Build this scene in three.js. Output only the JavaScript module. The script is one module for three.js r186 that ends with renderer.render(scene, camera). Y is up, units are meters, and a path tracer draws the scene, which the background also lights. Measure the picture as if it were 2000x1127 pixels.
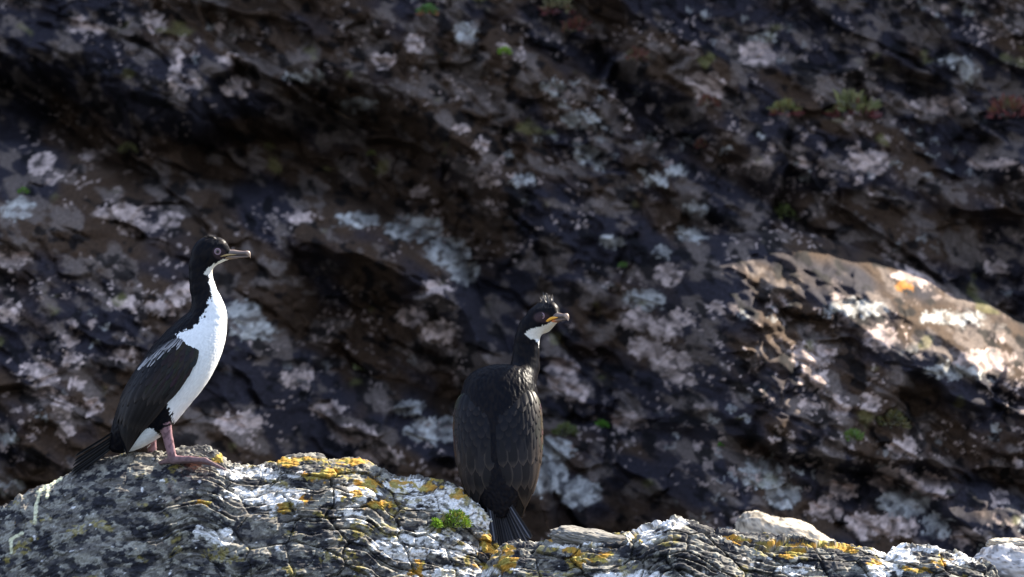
import * as THREE from 'three';
import { mergeGeometries, mergeVertices } from 'three/addons/utils/BufferGeometryUtils.js';

// ------------------------------------------------------------------ camera, sky, sun, exposure
const scene = new THREE.Scene();
const DIST = 18, PX = 840;                       // metres to the birds; photograph pixels per metre there
const camera = new THREE.PerspectiveCamera(2 * Math.atan(563.5 / PX / DIST) * 180 / Math.PI, 2000 / 1127, 0.5, 600);
camera.position.set(0, 0, DIST);
camera.lookAt(0, 0, 0);
camera.focus = DIST - 0.03;
camera.userData.fStop = 5;

const SUN = new THREE.Vector3(0.63, 0.62, -0.47).normalize();
{
  const W = 256, H = 128, d = new Float32Array(W * H * 4), v = new THREE.Vector3();
  for (let j = 0; j < H; j++) for (let i = 0; i < W; i++) {
    const el = ((j + 0.5) / H - 0.5) * Math.PI, az = ((i + 0.5) / W - 0.5) * 2 * Math.PI;
    v.set(Math.cos(el) * Math.cos(az), Math.sin(el), Math.cos(el) * Math.sin(az));
    const h = Math.pow(1 - Math.max(0, Math.sin(el)), 2.6), c = Math.max(0, v.dot(SUN)), glow = 0.25 * Math.pow(c, 6);
    const o = (j * W + i) * 4;
    d[o] = 0.17 + 0.26 * h + glow; d[o + 1] = 0.235 + 0.245 * h + glow; d[o + 2] = 0.385 + 0.20 * h + glow * 0.9; d[o + 3] = 1;
  }
  const sky = new THREE.DataTexture(d, W, H, THREE.RGBAFormat, THREE.FloatType);
  sky.mapping = THREE.EquirectangularReflectionMapping; sky.magFilter = THREE.LinearFilter; sky.minFilter = THREE.LinearFilter; sky.needsUpdate = true;
  scene.background = sky; scene.environment = sky;
}
const sun = new THREE.DirectionalLight(new THREE.Color(1, 0.91, 0.77), 5.0);
sun.position.copy(SUN).multiplyScalar(20); sun.castShadow = true;
Object.assign(sun.shadow.camera, { left: -4, right: 4, top: 4, bottom: -4, near: 1, far: 50 });
sun.shadow.mapSize.set(2048, 2048);
scene.add(sun, sun.target);

const renderer = new THREE.WebGLRenderer({ antialias: true });
renderer.toneMapping = THREE.LinearToneMapping;
renderer.toneMappingExposure = 4.1;
renderer.shadowMap.enabled = true;

// ------------------------------------------------------------------ helpers
let seed = 12345;
const rnd = () => { seed = (seed * 1664525 + 1013904223) >>> 0; return seed / 4294967296; };
const rr = (a, b) => a + (b - a) * rnd();
const clamp = (x, a = 0, b = 1) => x < a ? a : x > b ? b : x;
const lerp = (a, b, t) => a + (b - a) * t;
const ss = (a, b, x) => { const t = clamp((x - a) / (b - a)); return t * t * (3 - 2 * t); };
const P = new Uint8Array(512);
{ const p = [...Array(256).keys()]; for (let i = 255; i > 0; i--) { const j = Math.floor(rnd() * (i + 1)); [p[i], p[j]] = [p[j], p[i]]; } for (let i = 0; i < 512; i++) P[i] = p[i & 255]; }
const G = (h, x, y, z) => { const u = (h & 15) < 8 ? x : y, v = (h & 15) < 4 ? y : (h & 13) === 12 ? x : z; return ((h & 1) ? -u : u) + ((h & 2) ? -v : v); };
function noise(x, y, z) {                         // gradient noise, about -1 .. 1
  const xf = Math.floor(x), yf = Math.floor(y), zf = Math.floor(z), X = xf & 255, Y = yf & 255, Z = zf & 255;
  x -= xf; y -= yf; z -= zf;
  const u = x * x * x * (x * (x * 6 - 15) + 10), v = y * y * y * (y * (y * 6 - 15) + 10), w = z * z * z * (z * (z * 6 - 15) + 10);
  const A = P[X] + Y, AA = P[A] + Z, AB = P[A + 1] + Z, B = P[X + 1] + Y, BA = P[B] + Z, BB = P[B + 1] + Z;
  return lerp(lerp(lerp(G(P[AA], x, y, z), G(P[BA], x - 1, y, z), u), lerp(G(P[AB], x, y - 1, z), G(P[BB], x - 1, y - 1, z), u), v),
    lerp(lerp(G(P[AA + 1], x, y, z - 1), G(P[BA + 1], x - 1, y, z - 1), u), lerp(G(P[AB + 1], x, y - 1, z - 1), G(P[BB + 1], x - 1, y - 1, z - 1), u), v), w);
}
function fbm(x, y, z, oct) { let s = 0, a = 1, n = 0; for (let i = 0; i < oct; i++) { s += a * noise(x, y, z); n += a; a *= 0.5; x = x * 2.03 + 5.1; y = y * 2.03 + 1.7; z = z * 2.03 + 3.3; } return s / n; }
function ridged(x, y, z, oct) { let s = 0, a = 1, n = 0; for (let i = 0; i < oct; i++) { s += a * (1 - Math.abs(noise(x, y, z)) * 2); n += a; a *= 0.5; x = x * 2.1 + 9.1; y = y * 2.1 + 4.7; z = z * 2.1 + 7.3; } return s / n; }
const hsh = (i, j, k) => P[(P[(P[i & 255] + j) & 255] + k) & 255] / 255;
function cells(x, y, k) {                         // 2-D cellular noise: [nearest, second, id]
  const xi = Math.floor(x), yi = Math.floor(y); let a = 9, b = 9, id = 0, ox = 0, oy = 0;
  for (let j = -1; j <= 1; j++) for (let i = -1; i <= 1; i++) {
    const cx = xi + i + 0.15 + 0.7 * hsh(xi + i, yi + j, k), cy = yi + j + 0.15 + 0.7 * hsh(xi + i, yi + j, k + 50), d = Math.hypot(cx - x, cy - y);
    if (d < a) { b = a; a = d; id = hsh(xi + i, yi + j, k + 90); ox = x - cx; oy = y - cy; } else if (d < b) b = d;
  }
  return [a, b, id, ox, oy];
}
const curve = (pts) => (x) => {                   // monotone-looking piecewise cubic through [x, y] pairs
  if (x <= pts[0][0]) return pts[0][1]; const n = pts.length; if (x >= pts[n - 1][0]) return pts[n - 1][1];
  let i = 0; while (x > pts[i + 1][0]) i++;
  const [x0, y0] = pts[i], [x1, y1] = pts[i + 1], h = x1 - x0, t = (x - x0) / h;
  const slope = (k) => k <= 0 || k >= n - 1 ? 0 : (pts[k + 1][1] - pts[k - 1][1]) / (pts[k + 1][0] - pts[k - 1][0]);
  const m0 = slope(i) * h, m1 = slope(i + 1) * h, t2 = t * t, t3 = t2 * t;
  return (2 * t3 - 3 * t2 + 1) * y0 + (t3 - 2 * t2 + t) * m0 + (3 * t2 - 2 * t3) * y1 + (t3 - t2) * m1;
};
const mixc = (a, b, t) => [lerp(a[0], b[0], t), lerp(a[1], b[1], t), lerp(a[2], b[2], t)];
const inPoly = (poly, x, y) => { let c = false; for (let i = 0, j = poly.length - 1; i < poly.length; j = i++) { const [xi, yi] = poly[i], [xj, yj] = poly[j]; if ((yi > y) !== (yj > y) && x < (xj - xi) * (y - yi) / (yj - yi) + xi) c = !c; } return c; };
const wx = (px) => (px - 1000) / PX, wy = (py) => (563.5 - py) / PX;   // photograph pixel to metres in the plane of the birds
function gridGeometry(nu, nv, pos, col) {         // positions and colours of an nu x nv sheet
  const g = new THREE.BufferGeometry(), idx = new Uint32Array((nu - 1) * (nv - 1) * 6); let k = 0;
  for (let j = 0; j < nv - 1; j++) for (let i = 0; i < nu - 1; i++) { const a = j * nu + i, b = a + 1, c = a + nu, d = c + 1; idx[k++] = a; idx[k++] = c; idx[k++] = b; idx[k++] = b; idx[k++] = c; idx[k++] = d; }
  g.setAttribute('position', new THREE.BufferAttribute(pos, 3)); if (col) g.setAttribute('color', new THREE.BufferAttribute(col, 3));
  g.setIndex(new THREE.BufferAttribute(idx, 1)); g.computeVertexNormals(); return g;
}
const names = {};
const numbered = (n) => { const k = names[n] = (names[n] ?? -1) + 1; return k ? n + '_' + String(k).padStart(3, '0') : n; };
function mesh(name, geo, mat, parent) { const m = new THREE.Mesh(geo, mat); m.name = parent ? name : numbered(name); m.castShadow = m.receiveShadow = true; (parent ?? scene).add(m); return m; }
function tag(o, label, category, group) { Object.assign(o.userData, { label, category }); if (group) o.userData.group = group; return o; }
const structure = (o, label, category) => { tag(o, label, category); o.userData.kind = 'structure'; return o; };
const steps = (list) => { const a = []; for (const [from, to, step] of list) for (let x = from; x < to - 1e-6; x += step) a.push(x); a.push(list[list.length - 1][1]); return a; };
const M = {
  rock: new THREE.MeshPhysicalMaterial({ vertexColors: true, roughness: 0.9, specularIntensity: 0.3 }),
  cliff: new THREE.MeshPhysicalMaterial({ vertexColors: true, roughness: 0.9, specularIntensity: 0.2 }),
  plumage: new THREE.MeshPhysicalMaterial({ vertexColors: true, roughness: 0.4, specularIntensity: 0.07, sheen: 0.04, sheenColor: new THREE.Color(0.22, 0.19, 0.17), sheenRoughness: 0.35 }),
  feather: new THREE.MeshPhysicalMaterial({ vertexColors: true, roughness: 0.40, specularIntensity: 0.16, sheen: 0.05, sheenColor: new THREE.Color(0.26, 0.215, 0.18), sheenRoughness: 0.35, side: THREE.DoubleSide }),
  bill: new THREE.MeshPhysicalMaterial({ vertexColors: true, roughness: 0.42 }),
  web: new THREE.MeshPhysicalMaterial({ color: new THREE.Color(0.42, 0.12, 0.07), roughness: 0.9, transmission: 0.45, thickness: 0, side: THREE.DoubleSide }),
  iris: new THREE.MeshPhysicalMaterial({ color: new THREE.Color(0.10, 0.055, 0.04), roughness: 0.3, clearcoat: 0.3 }),
  ring: new THREE.MeshPhysicalMaterial({ color: new THREE.Color(0.21, 0.13, 0.155), roughness: 0.5 }),
  pupil: new THREE.MeshPhysicalMaterial({ color: new THREE.Color(0.008, 0.008, 0.01), roughness: 0.12, specularIntensity: 0.6 }),
  leaf: new THREE.MeshPhysicalMaterial({ vertexColors: true, roughness: 0.75, transmission: 0.3, thickness: 0, side: THREE.DoubleSide }),
  sea: new THREE.MeshPhysicalMaterial({ color: new THREE.Color(0.02, 0.04, 0.05), roughness: 0.25 }),
};

// ------------------------------------------------------------------ the setting: sea, cliff, rock ledges
{
  const s = mesh('sea', new THREE.PlaneGeometry(900, 900), M.sea); s.rotation.x = -Math.PI / 2; s.position.y = -2.6;
  structure(s, 'sea below the rocks', 'sea');
}
const CK = 21 / 18;                               // the cliff stands about 21 m from the camera
const crestUpper = curve([[-900, 60], [0, 118], [150, 140], [300, 205], [470, 200], [620, 165], [760, 205], [870, 280], [950, 370], [1100, 455], [1230, 520], [1400, 600], [1700, 700], [2600, 900]]);
const crestMid = curve([[-300, 230], [120, 285], [250, 322], [400, 345], [540, 352], [650, 372], [740, 402], [830, 445], [900, 500], [950, 590], [1000, 700], [1060, 900], [1200, 1500]]);
const crestLeft = curve([[-500, 60], [-60, 150], [0, 185], [60, 222], [130, 268], [175, 318], [260, 392], [370, 445], [450, 560], [540, 642], [650, 702], [760, 742], [900, 790], [1100, 815], [1300, 850], [1500, 890], [1800, 925], [2600, 1000]]);
const crestRight = curve([[1080, 900], [1130, 640], [1180, 520], [1250, 466], [1390, 455], [1550, 450], [1650, 468], [1750, 498], [1850, 545], [2000, 612], [2200, 720], [2600, 800]]);
const bulge = (h, w, a) => h <= 0 ? 0 : h < w ? a * Math.sqrt(1 - (1 - h / w) ** 2) : a;
const rise = (h, w, a) => h <= 0 ? 0 : a * (1 - Math.exp(-h / w)) ;
function cliffShape(X, Y) {                        // metres towards the camera, large forms
  const wob = 26 * fbm(X / 170, Y / 170, 3.3, 3) + 9 * noise(X / 42, Y / 42, 8), Yw = Y + wob, Xw = X + 18 * noise(X / 130, Y / 130, 1.5);
  let z = -3.65 + 0.42 * (Y - 563) / PX * CK;
  const hu = Yw - crestUpper(Xw);
  z -= 0.5 * ss(-60, 80, hu) * (1 - ss(60, 420, hu) * 0.75) * (1 - ss(900, 1150, X));   // the recess below the upper lip
  z += 0.16 * Math.exp(-hu * hu / 9000) * (1 - ss(900, 1300, X));
  z += rise(Yw - crestMid(Xw), 42, 0.5) - rise(Yw - crestMid(Xw) - 110, 80, 0.52) * ss(480, 640, X);
  z += rise(Yw - crestLeft(Xw), 45, 0.42) + rise(Yw - crestLeft(Xw), 320, 0.30) * (1 - ss(1000, 1300, X));
  z += bulge(Y + wob * 0.5 - crestRight(X), 170, 1.12) * ss(1200, 1440, X) - rise(Yw - crestLeft(Xw) + 30, 40, 0.30) * ss(1150, 1350, X);
  z -= 0.10 * Math.exp(-Math.pow((Yw - (0.82 * Xw - 860)) / 26, 2)) * ss(1000, 1080, X) * (1 - ss(1560, 1660, X)) * (1 - ss(430, 470, Y));   // the planted cleft
  return z;
}
function cliffZ(X, Y, fine = true) {
  let z = cliffShape(X, Y);
  const c = 0.86, s = 0.5, a = (X * c + Y * s) / 840, b = (-X * s + Y * c) / 840;     // the beds dip down to the right
  z += 0.085 * ridged(a * 1.7, b * 5.2, 0.4, 4) + 0.03 * fbm(a * 9, b * 14, 2.2, 3);
  if (!fine) return z;
  const knob = ss(-0.12, 0.22, noise(X / 330, Y / 260, 11) + 0.55 * Math.exp(-Math.pow((X - 1000) / 330, 2) - Math.pow((Y - 210) / 210, 2)) + 0.4 * ss(850, 950, Y) * ss(1300, 1450, X) - 0.35 * ss(0, 1, Math.exp(-Math.pow((X - 500) / 420, 2) - Math.pow((Y - 250) / 90, 2))));
  const wa = a + 0.012 * noise(a * 20, b * 20, 5), wb = b + 0.012 * noise(a * 20, b * 20, 7);
  const facet = (sx, sy, k, off, til) => { const c = cells(wa * sx + 0.9 * fbm(a * sx * 0.9, b * sy * 0.7, k, 3), wb * sy + 0.9 * fbm(a * sx * 0.9, b * sy * 0.7, k + 7, 3), k), h1 = c[2] * 37 % 1, h2 = c[2] * 91 % 1; return (off * (c[2] - 0.5) + til * ((h1 - 0.5) * c[3] + (h2 - 0.35) * c[4])) * ss(0, 0.16, c[1] - c[0]); };
  z += facet(2.2, 5.0, 61, 0.20, 0.28) + facet(7, 13, 67, 0.05, 0.09);
  const [d1, d2] = cells(wa * 17, wb * 25, 3), [e1] = cells(wa * 42, wb * 50, 9);
  z += knob * (0.032 * Math.min(1, (d2 - d1) * 1.6) - 0.012) + (0.3 + 0.7 * knob) * 0.013 * (0.6 - e1);
  z += 0.010 * fbm(a * 45, b * 60, 6.1, 3);
  return z;
}
const patches = [[320, 120, 14, 46, 0], [352, 150, 22, 12, 0], [425, 98, 34, 9, 0], [445, 155, 22, 22, 0], [420, 158, 12, 16, 0], [272, 22, 22, 24, 0], [120, 26, 26, 20, 0], [160, 35, 18, 14, 0], [685, 186, 42, 12, 1], [580, 132, 45, 9, 1], [800, 66, 20, 20, 0], [905, 42, 24, 26, 1], [735, 98, 28, 14, 0], [980, 75, 12, 14, 0], [1020, 90, 10, 20, 0], [1020, 345, 28, 12, 1], [1150, 292, 22, 20, 1], [1175, 312, 14, 12, 1], [1292, 345, 24, 14, 1], [1370, 404, 26, 14, 1], [1330, 325, 24, 12, 1], [1085, 155, 26, 14, 1], [1140, 220, 40, 18, 1], [940, 275, 16, 20, 0], [950, 345, 26, 14, 0], [900, 240, 18, 12, 0], [810, 362, 18, 12, 0], [575, 420, 30, 12, 0], [690, 425, 46, 16, 1], [800, 440, 58, 26, 1], [870, 490, 44, 34, 1], [905, 530, 30, 26, 1], [225, 415, 50, 16, 0], [265, 445, 40, 14, 0], [320, 425, 26, 18, 0], [30, 505, 48, 16, 0], [42, 608, 28, 20, 0], [62, 315, 26, 26, 0], [95, 345, 14, 14, 0], [145, 290, 20, 16, 0], [40, 410, 30, 22, 1], [155, 665, 14, 20, 0], [162, 700, 20, 14, 0], [100, 720, 36, 14, 0], [112, 750, 26, 22, 0], [150, 785, 22, 20, 0], [205, 788, 20, 16, 0], [155, 835, 18, 18, 0], [175, 745, 14, 14, 0], [255, 592, 34, 14, 0], [330, 600, 40, 16, 0], [370, 570, 40, 18, 0], [470, 610, 40, 22, 1], [500, 645, 42, 18, 1], [40, 850, 26, 14, 1], [50, 940, 26, 12, 1], [260, 690, 30, 14, 0], [480, 820, 44, 20, 0], [850, 842, 62, 24, 1], [800, 800, 34, 14, 1], [690, 850, 50, 22, 0], [740, 890, 46, 18, 0], [580, 740, 36, 18, 0], [640, 800, 40, 14, 0], [800, 620, 34, 20, 0], [860, 650, 40, 24, 0], [850, 560, 30, 14, 0], [1310, 535, 24, 26, 0], [1300, 490, 18, 14, 1], [1262, 585, 40, 20, 1], [1245, 625, 30, 22, 0], [1300, 640, 34, 24, 0], [1330, 620, 28, 16, 0], [1390, 600, 16, 16, 0], [1265, 680, 36, 22, 0], [1310, 705, 40, 22, 0], [1325, 740, 26, 14, 0], [1505, 590, 18, 18, 0], [1585, 690, 32, 22, 0], [1550, 690, 24, 22, 0], [1570, 735, 28, 24, 0], [1560, 785, 22, 14, 0], [1620, 785, 18, 28, 0], [1680, 780, 22, 16, 0], [1700, 660, 34, 24, 0], [1840, 720, 60, 14, 1], [1100, 735, 34, 36, 0], [1130, 770, 26, 18, 0], [1080, 880, 40, 26, 1], [1230, 828, 36, 18, 0], [1060, 930, 50, 30, 1], [1130, 960, 44, 30, 1], [1740, 862, 28, 18, 0], [1470, 915, 40, 26, 1], [1510, 950, 34, 26, 1], [1630, 945, 30, 18, 0], [1720, 925, 40, 24, 0], [1790, 935, 40, 24, 0], [1740, 970, 50, 26, 1], [1720, 1010, 46, 22, 0], [1800, 1010, 26, 26, 1], [1850, 1030, 26, 20, 0], [1920, 960, 20, 14, 0], [1970, 1000, 24, 20, 1], [1660, 1010, 34, 24, 0], [1590, 980, 34, 20, 0], [1825, 192, 18, 16, 0], [1520, 50, 24, 12, 1], [1500, 85, 40, 26, 0], [1400, 160, 30, 30, 0], [1370, 140, 20, 20, 0], [1585, 310, 20, 14, 0], [1490, 312, 22, 8, 0], [1930, 125, 20, 26, 1], [1900, 100, 34, 12, 1], [1880, 190, 50, 20, 0], [1720, 310, 46, 26, 0], [1970, 310, 46, 12, 0], [1900, 700, 60, 22, 0], [1660, 600, 60, 16, 1], [1850, 620, 70, 14, 1], [1980, 520, 30, 14, 0], [1790, 540, 50, 18, 0], [1200, 470, 26, 14, 1], [1360, 455, 30, 16, 1]];
{
  const xs = steps([[-2600, -400, 60], [-400, -60, 9], [-60, 2060, 2.5], [2060, 2900, 8], [2900, 5200, 60]]);
  const ys = steps([[-430, -300, 20], [-300, -40, 9], [-40, 1127, 2.4], [1127, 1500, 12], [1500, 2400, 60]]);
  const nu = xs.length, nv = ys.length, pos = new Float32Array(nu * nv * 3), col = new Float32Array(nu * nv * 3);
  const brown = [0.047, 0.029, 0.018], slate = [0.020, 0.0178, 0.023], grey = [0.118, 0.092, 0.077], black = [0.004, 0.0038, 0.0042], pink = [0.54, 0.415, 0.355], pale = [0.44, 0.425, 0.385], olive = [0.16, 0.15, 0.05];
  let k = 0;
  for (let j = 0; j < nv; j++) for (let i = 0; i < nu; i++, k += 3) {
    const X = xs[i], Y = ys[j], z = cliffZ(X, Y);
    pos[k] = (X - 1000) / PX * CK; pos[k + 1] = (563.5 - (Y < -60 ? -60 + (Y + 60) * (1 + 3.4 * (1 - ss(2300, 2800, X))) : Y)) / PX * CK; pos[k + 2] = z;  // unseen cliff top shaped unevenly to keep sun off the face, sparing the outcrop
    const a = (X * 0.86 + Y * 0.5) / 100, b = (-X * 0.5 + Y * 0.86) / 100;
    let c = mixc(brown, slate, ss(-0.15, 0.15, fbm(a * 0.5, b * 0.9, 2.5, 3)));
    const g = fbm(a * 1.5, b * 2.3, 4.4, 4);
    c = mixc(c, grey, 0.85 * ss(0.04, 0.2, g + 0.2 * fbm(X / 420, Y / 300, 9, 2)));
    c = mixc(c, black, 0.85 * ss(0.10, 0.24, fbm(a * 2.2 + 9, b * 3, 7.7, 4)));
    // lichen rosettes: a few seen singly, the rest strewn in colonies
    let p = 0, kind = 0; const jx = 12 * noise(X / 14, Y / 14, 20) + 8 * noise(X / 6, Y / 6, 22), jy = 12 * noise(X / 14, Y / 14, 21) + 8 * noise(X / 6, Y / 6, 23);
    if (X > -60 && X < 2060 && Y > -40) for (const [qx, qy, rx, ry, kd] of patches) {
      const dx = (X + jx - qx) / rx, dy = (Y + jy - qy) / ry; if (dx > 1.5 || dx < -1.5 || dy > 1.5 || dy < -1.5) continue;
      const v = 1.15 - Math.hypot(dx, dy); if (v > p) { p = v; kind = kd; }
    }
    const holes = ss(0.05, 0.3, noise(X / 16, Y / 14, 31)) * 0.75;
    p = ss(0.08, 0.26, p) * (1 - holes) * (0.55 + 0.45 * ss(-0.25, 0.15, noise(X / 24, Y / 24, 35)));
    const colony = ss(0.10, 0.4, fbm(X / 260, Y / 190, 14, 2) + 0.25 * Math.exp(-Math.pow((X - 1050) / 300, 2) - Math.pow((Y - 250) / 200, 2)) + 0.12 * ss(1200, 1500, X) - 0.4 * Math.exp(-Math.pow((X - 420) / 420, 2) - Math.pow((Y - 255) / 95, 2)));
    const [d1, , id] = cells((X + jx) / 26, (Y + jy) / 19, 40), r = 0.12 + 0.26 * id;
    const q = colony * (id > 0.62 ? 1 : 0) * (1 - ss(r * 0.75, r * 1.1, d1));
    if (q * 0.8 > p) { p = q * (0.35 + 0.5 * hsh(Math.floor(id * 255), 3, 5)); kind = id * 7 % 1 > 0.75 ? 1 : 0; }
    const [s1, , sid] = cells((X + jx * 0.5) / 9.5, (Y + jy * 0.5) / 8, 71), sq = (sid > 0.8 ? 1 : 0) * (1 - ss(0.16 + 0.2 * (sid * 53 % 1), 0.3 + 0.2 * (sid * 53 % 1), s1)) * ss(0.02, 0.25, fbm(X / 150, Y / 100, 77, 3));
    if (sq * 0.7 > p) { p = sq * 0.7; kind = 0; }
    const tone = 0.82 + 0.3 * noise(X / 21, Y / 21, 33) + 0.25 * noise(X / 8, Y / 8, 36);
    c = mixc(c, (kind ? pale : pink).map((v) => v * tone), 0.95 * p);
    c = mixc(c, olive, 0.4 * ss(0.32, 0.45, fbm(X / 90, Y / 70, 55, 3)));
    if (X > 1640 && X < 1860) c = mixc(c, [0.30, 0.12, 0.015], 0.85 * ss(0.55, 0.8, 1.1 - Math.hypot((X + jx - 1765) / 46, (Y + jy - 558) / 24)));
    const f = 1 + 0.5 * noise(X / 5, Y / 5, 61); col[k] = c[0] * f; col[k + 1] = c[1] * f; col[k + 2] = c[2] * f;
  }
  structure(mesh('cliff', gridGeometry(nu, nv, pos, col), M.cliff), 'dark shaded rock face spotted with pale lichen, behind the birds', 'cliff');
}

// A ledge: a crest line in pixels, rolled over towards the camera and away from it
const orangeSpots = [[430, 892, 26, 8], [560, 900, 70, 9], [690, 903, 60, 8], [640, 925, 50, 14], [720, 945, 40, 14], [780, 948, 34, 12], [740, 985, 40, 14], [830, 950, 34, 10], [900, 968, 36, 10], [690, 965, 24, 10], [1000, 1072, 20, 12], [955, 1065, 26, 30], [990, 1095, 18, 30], [1060, 1050, 24, 8], [1110, 1075, 34, 12], [1125, 1090, 26, 12], [1180, 1085, 30, 12], [1240, 1052, 14, 8], [1440, 1055, 24, 8], [1530, 1063, 50, 7], [1600, 1066, 60, 9], [1650, 1070, 24, 12], [1560, 1080, 40, 10], [1690, 1062, 24, 7], [1800, 1108, 34, 12], [1840, 1100, 24, 14], [1700, 1100, 22, 10], [410, 978, 16, 8], [555, 990, 20, 10], [600, 975, 18, 12], [815, 1110, 14, 22], [945, 1105, 16, 10]];
const whiteSpots = [[480, 922, 60, 12], [545, 925, 70, 8], [540, 968, 60, 22], [700, 960, 40, 18], [690, 1005, 24, 20], [790, 950, 46, 18], [850, 975, 70, 22], [900, 1000, 60, 16], [945, 1020, 50, 22], [975, 1040, 34, 14], [830, 1050, 70, 18], [880, 1075, 60, 16], [790, 1080, 60, 14], [920, 1115, 80, 12], [850, 1120, 60, 14], [760, 1065, 40, 12], [1120, 1060, 46, 7], [1260, 1042, 40, 18], [1310, 1020, 40, 10], [1220, 1118, 80, 12], [1300, 1124, 70, 10], [1745, 1090, 40, 34], [1720, 1115, 30, 20], [1880, 1095, 34, 12], [1820, 1072, 46, 7], [430, 1045, 40, 16], [400, 1030, 20, 14], [470, 960, 30, 14], [1550, 1110, 40, 10]];
const streaks = [[120, 934, 75, 960], [106, 940, 84, 955], [98, 946, 96, 968], [82, 955, 75, 985], [75, 985, 74, 1016], [50, 1038, 28, 1050], [28, 1050, 30, 1074]];
const spotValue = (list, x, y) => { let v = 0; for (const [qx, qy, rx, ry] of list) { const dx = (x - qx) / rx, dy = (y - qy) / ry; if (dx < 1.6 && dx > -1.6 && dy < 1.6 && dy > -1.6) v = Math.max(v, 1.3 - Math.hypot(dx, dy)); } return v; };
function ledgeProfile(s, steep) {                  // arc length from the crest (front is positive) to [forward, drop]
  let z = 0, d = 0; const n = 24, h = s / n;
  for (let i = 0; i < n; i++) { const u = (i + 0.5) * h, f = u > 0 ? 0.10 + steep * (1 - Math.exp(-u / 0.11)) : 0.1 - 0.95 * (1 - Math.exp(u / 0.10)); z += Math.cos(f) * h; d += Math.sin(f) * h; }
  return [z, d];
}
function ledgePoint(L, px, s) {                    // undisplaced point, metres
  const [z, d] = L.table(s); return [wx(px), wy(L.crest(px)) - d, L.z(px) + z];
}
function ledgeDisp(x, y, z, s, px) {
  const w = 0.035 * fbm(x * 5, y * 5, z * 5, 3) + 0.007 * noise(x * 28, y * 28, z * 28), q = s + w + 0.05 * noise(x * 1.6, 4, 2);
  const plate = cells(x * 7 + 0.6 * noise(x * 9, y * 9, 4), y * 9 + 3 * z, 25);
  const bed = (sp, o) => { const u = (q + (o > 0.5 ? 0.03 * plate[2] : 0)) / sp + o, i = Math.floor(u), f = u - i, amp = 0.4 + 0.6 * hsh(i, o * 10 | 0, 7); return amp * (0.45 - 0.75 * f - 0.5 * ss(0.8, 0.97, f) - 0.5 * (1 - ss(0, 0.08, f))); };
  const gate = ss(-0.1, 0.35, noise(x * 4.2, y * 7, z * 3 + 9)), gate2 = ss(-0.1, 0.3, noise(x * 7 + 5, y * 16, z * 7));
  let d = 0.022 * bed(0.074, 0.3) * (0.25 + 0.75 * gate) + 0.0075 * bed(0.028, 0.7) * gate2 + 0.0022 * bed(0.0085, 0.1) * (1.1 - gate);
  const q2 = q + 0.05 * plate[2], u2 = q2 / 0.037, f2 = u2 - Math.floor(u2); d += 0.016 * (0.35 + 0.65 * hsh(Math.floor(u2), 4, 2)) * (0.5 - f2 - 0.6 * ss(0.8, 0.97, f2) - 0.5 * (1 - ss(0, 0.08, f2))) * ss(-0.25, 0.2, noise(x * 6, y * 9, z * 5 + 20)) * ss(0.0, 0.05, plate[1] - plate[0]);
  d += 0.018 * fbm(x * 4, y * 5, z * 5, 2) + 0.013 * fbm(x * 13, y * 26, z * 14, 3) + 0.0065 * ridged(x * 30, y * 62, z * 34, 3) + 0.0036 * fbm(x * 110, y * 160, z * 120, 2);
  const [a, b, id] = cells((x + w) * 9 + 2.6 * y, (q) * 13, 5); d += 0.024 * (id - 0.5) * ss(250, 700, px) - 0.016 * (1 - ss(0, 0.07, b - a)) * ss(250, 700, px);
  const [c1, c2, cid] = cells(x * 26 + 6 * w + 1.5 * noise(x * 14, y * 14, 6), (y + 0.6 * w) * 46 + 0.8 * z * 30, 15); d += 0.0065 * (cid - 0.5) * ss(0, 0.12, c2 - c1) - 0.003 * (1 - ss(0, 0.1, c2 - c1));
  const [e1] = cells(x * 95 + 3 * w, y * 130, 8); d += 0.0032 * (0.5 - e1) * ss(-0.2, 0.2, noise(x * 12, y * 12, 3));
  return d * ss(-0.3, 0.04, s) + d * 0.5 * (1 - ss(-0.3, 0.04, s));
}
const ledges = [];
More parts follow.
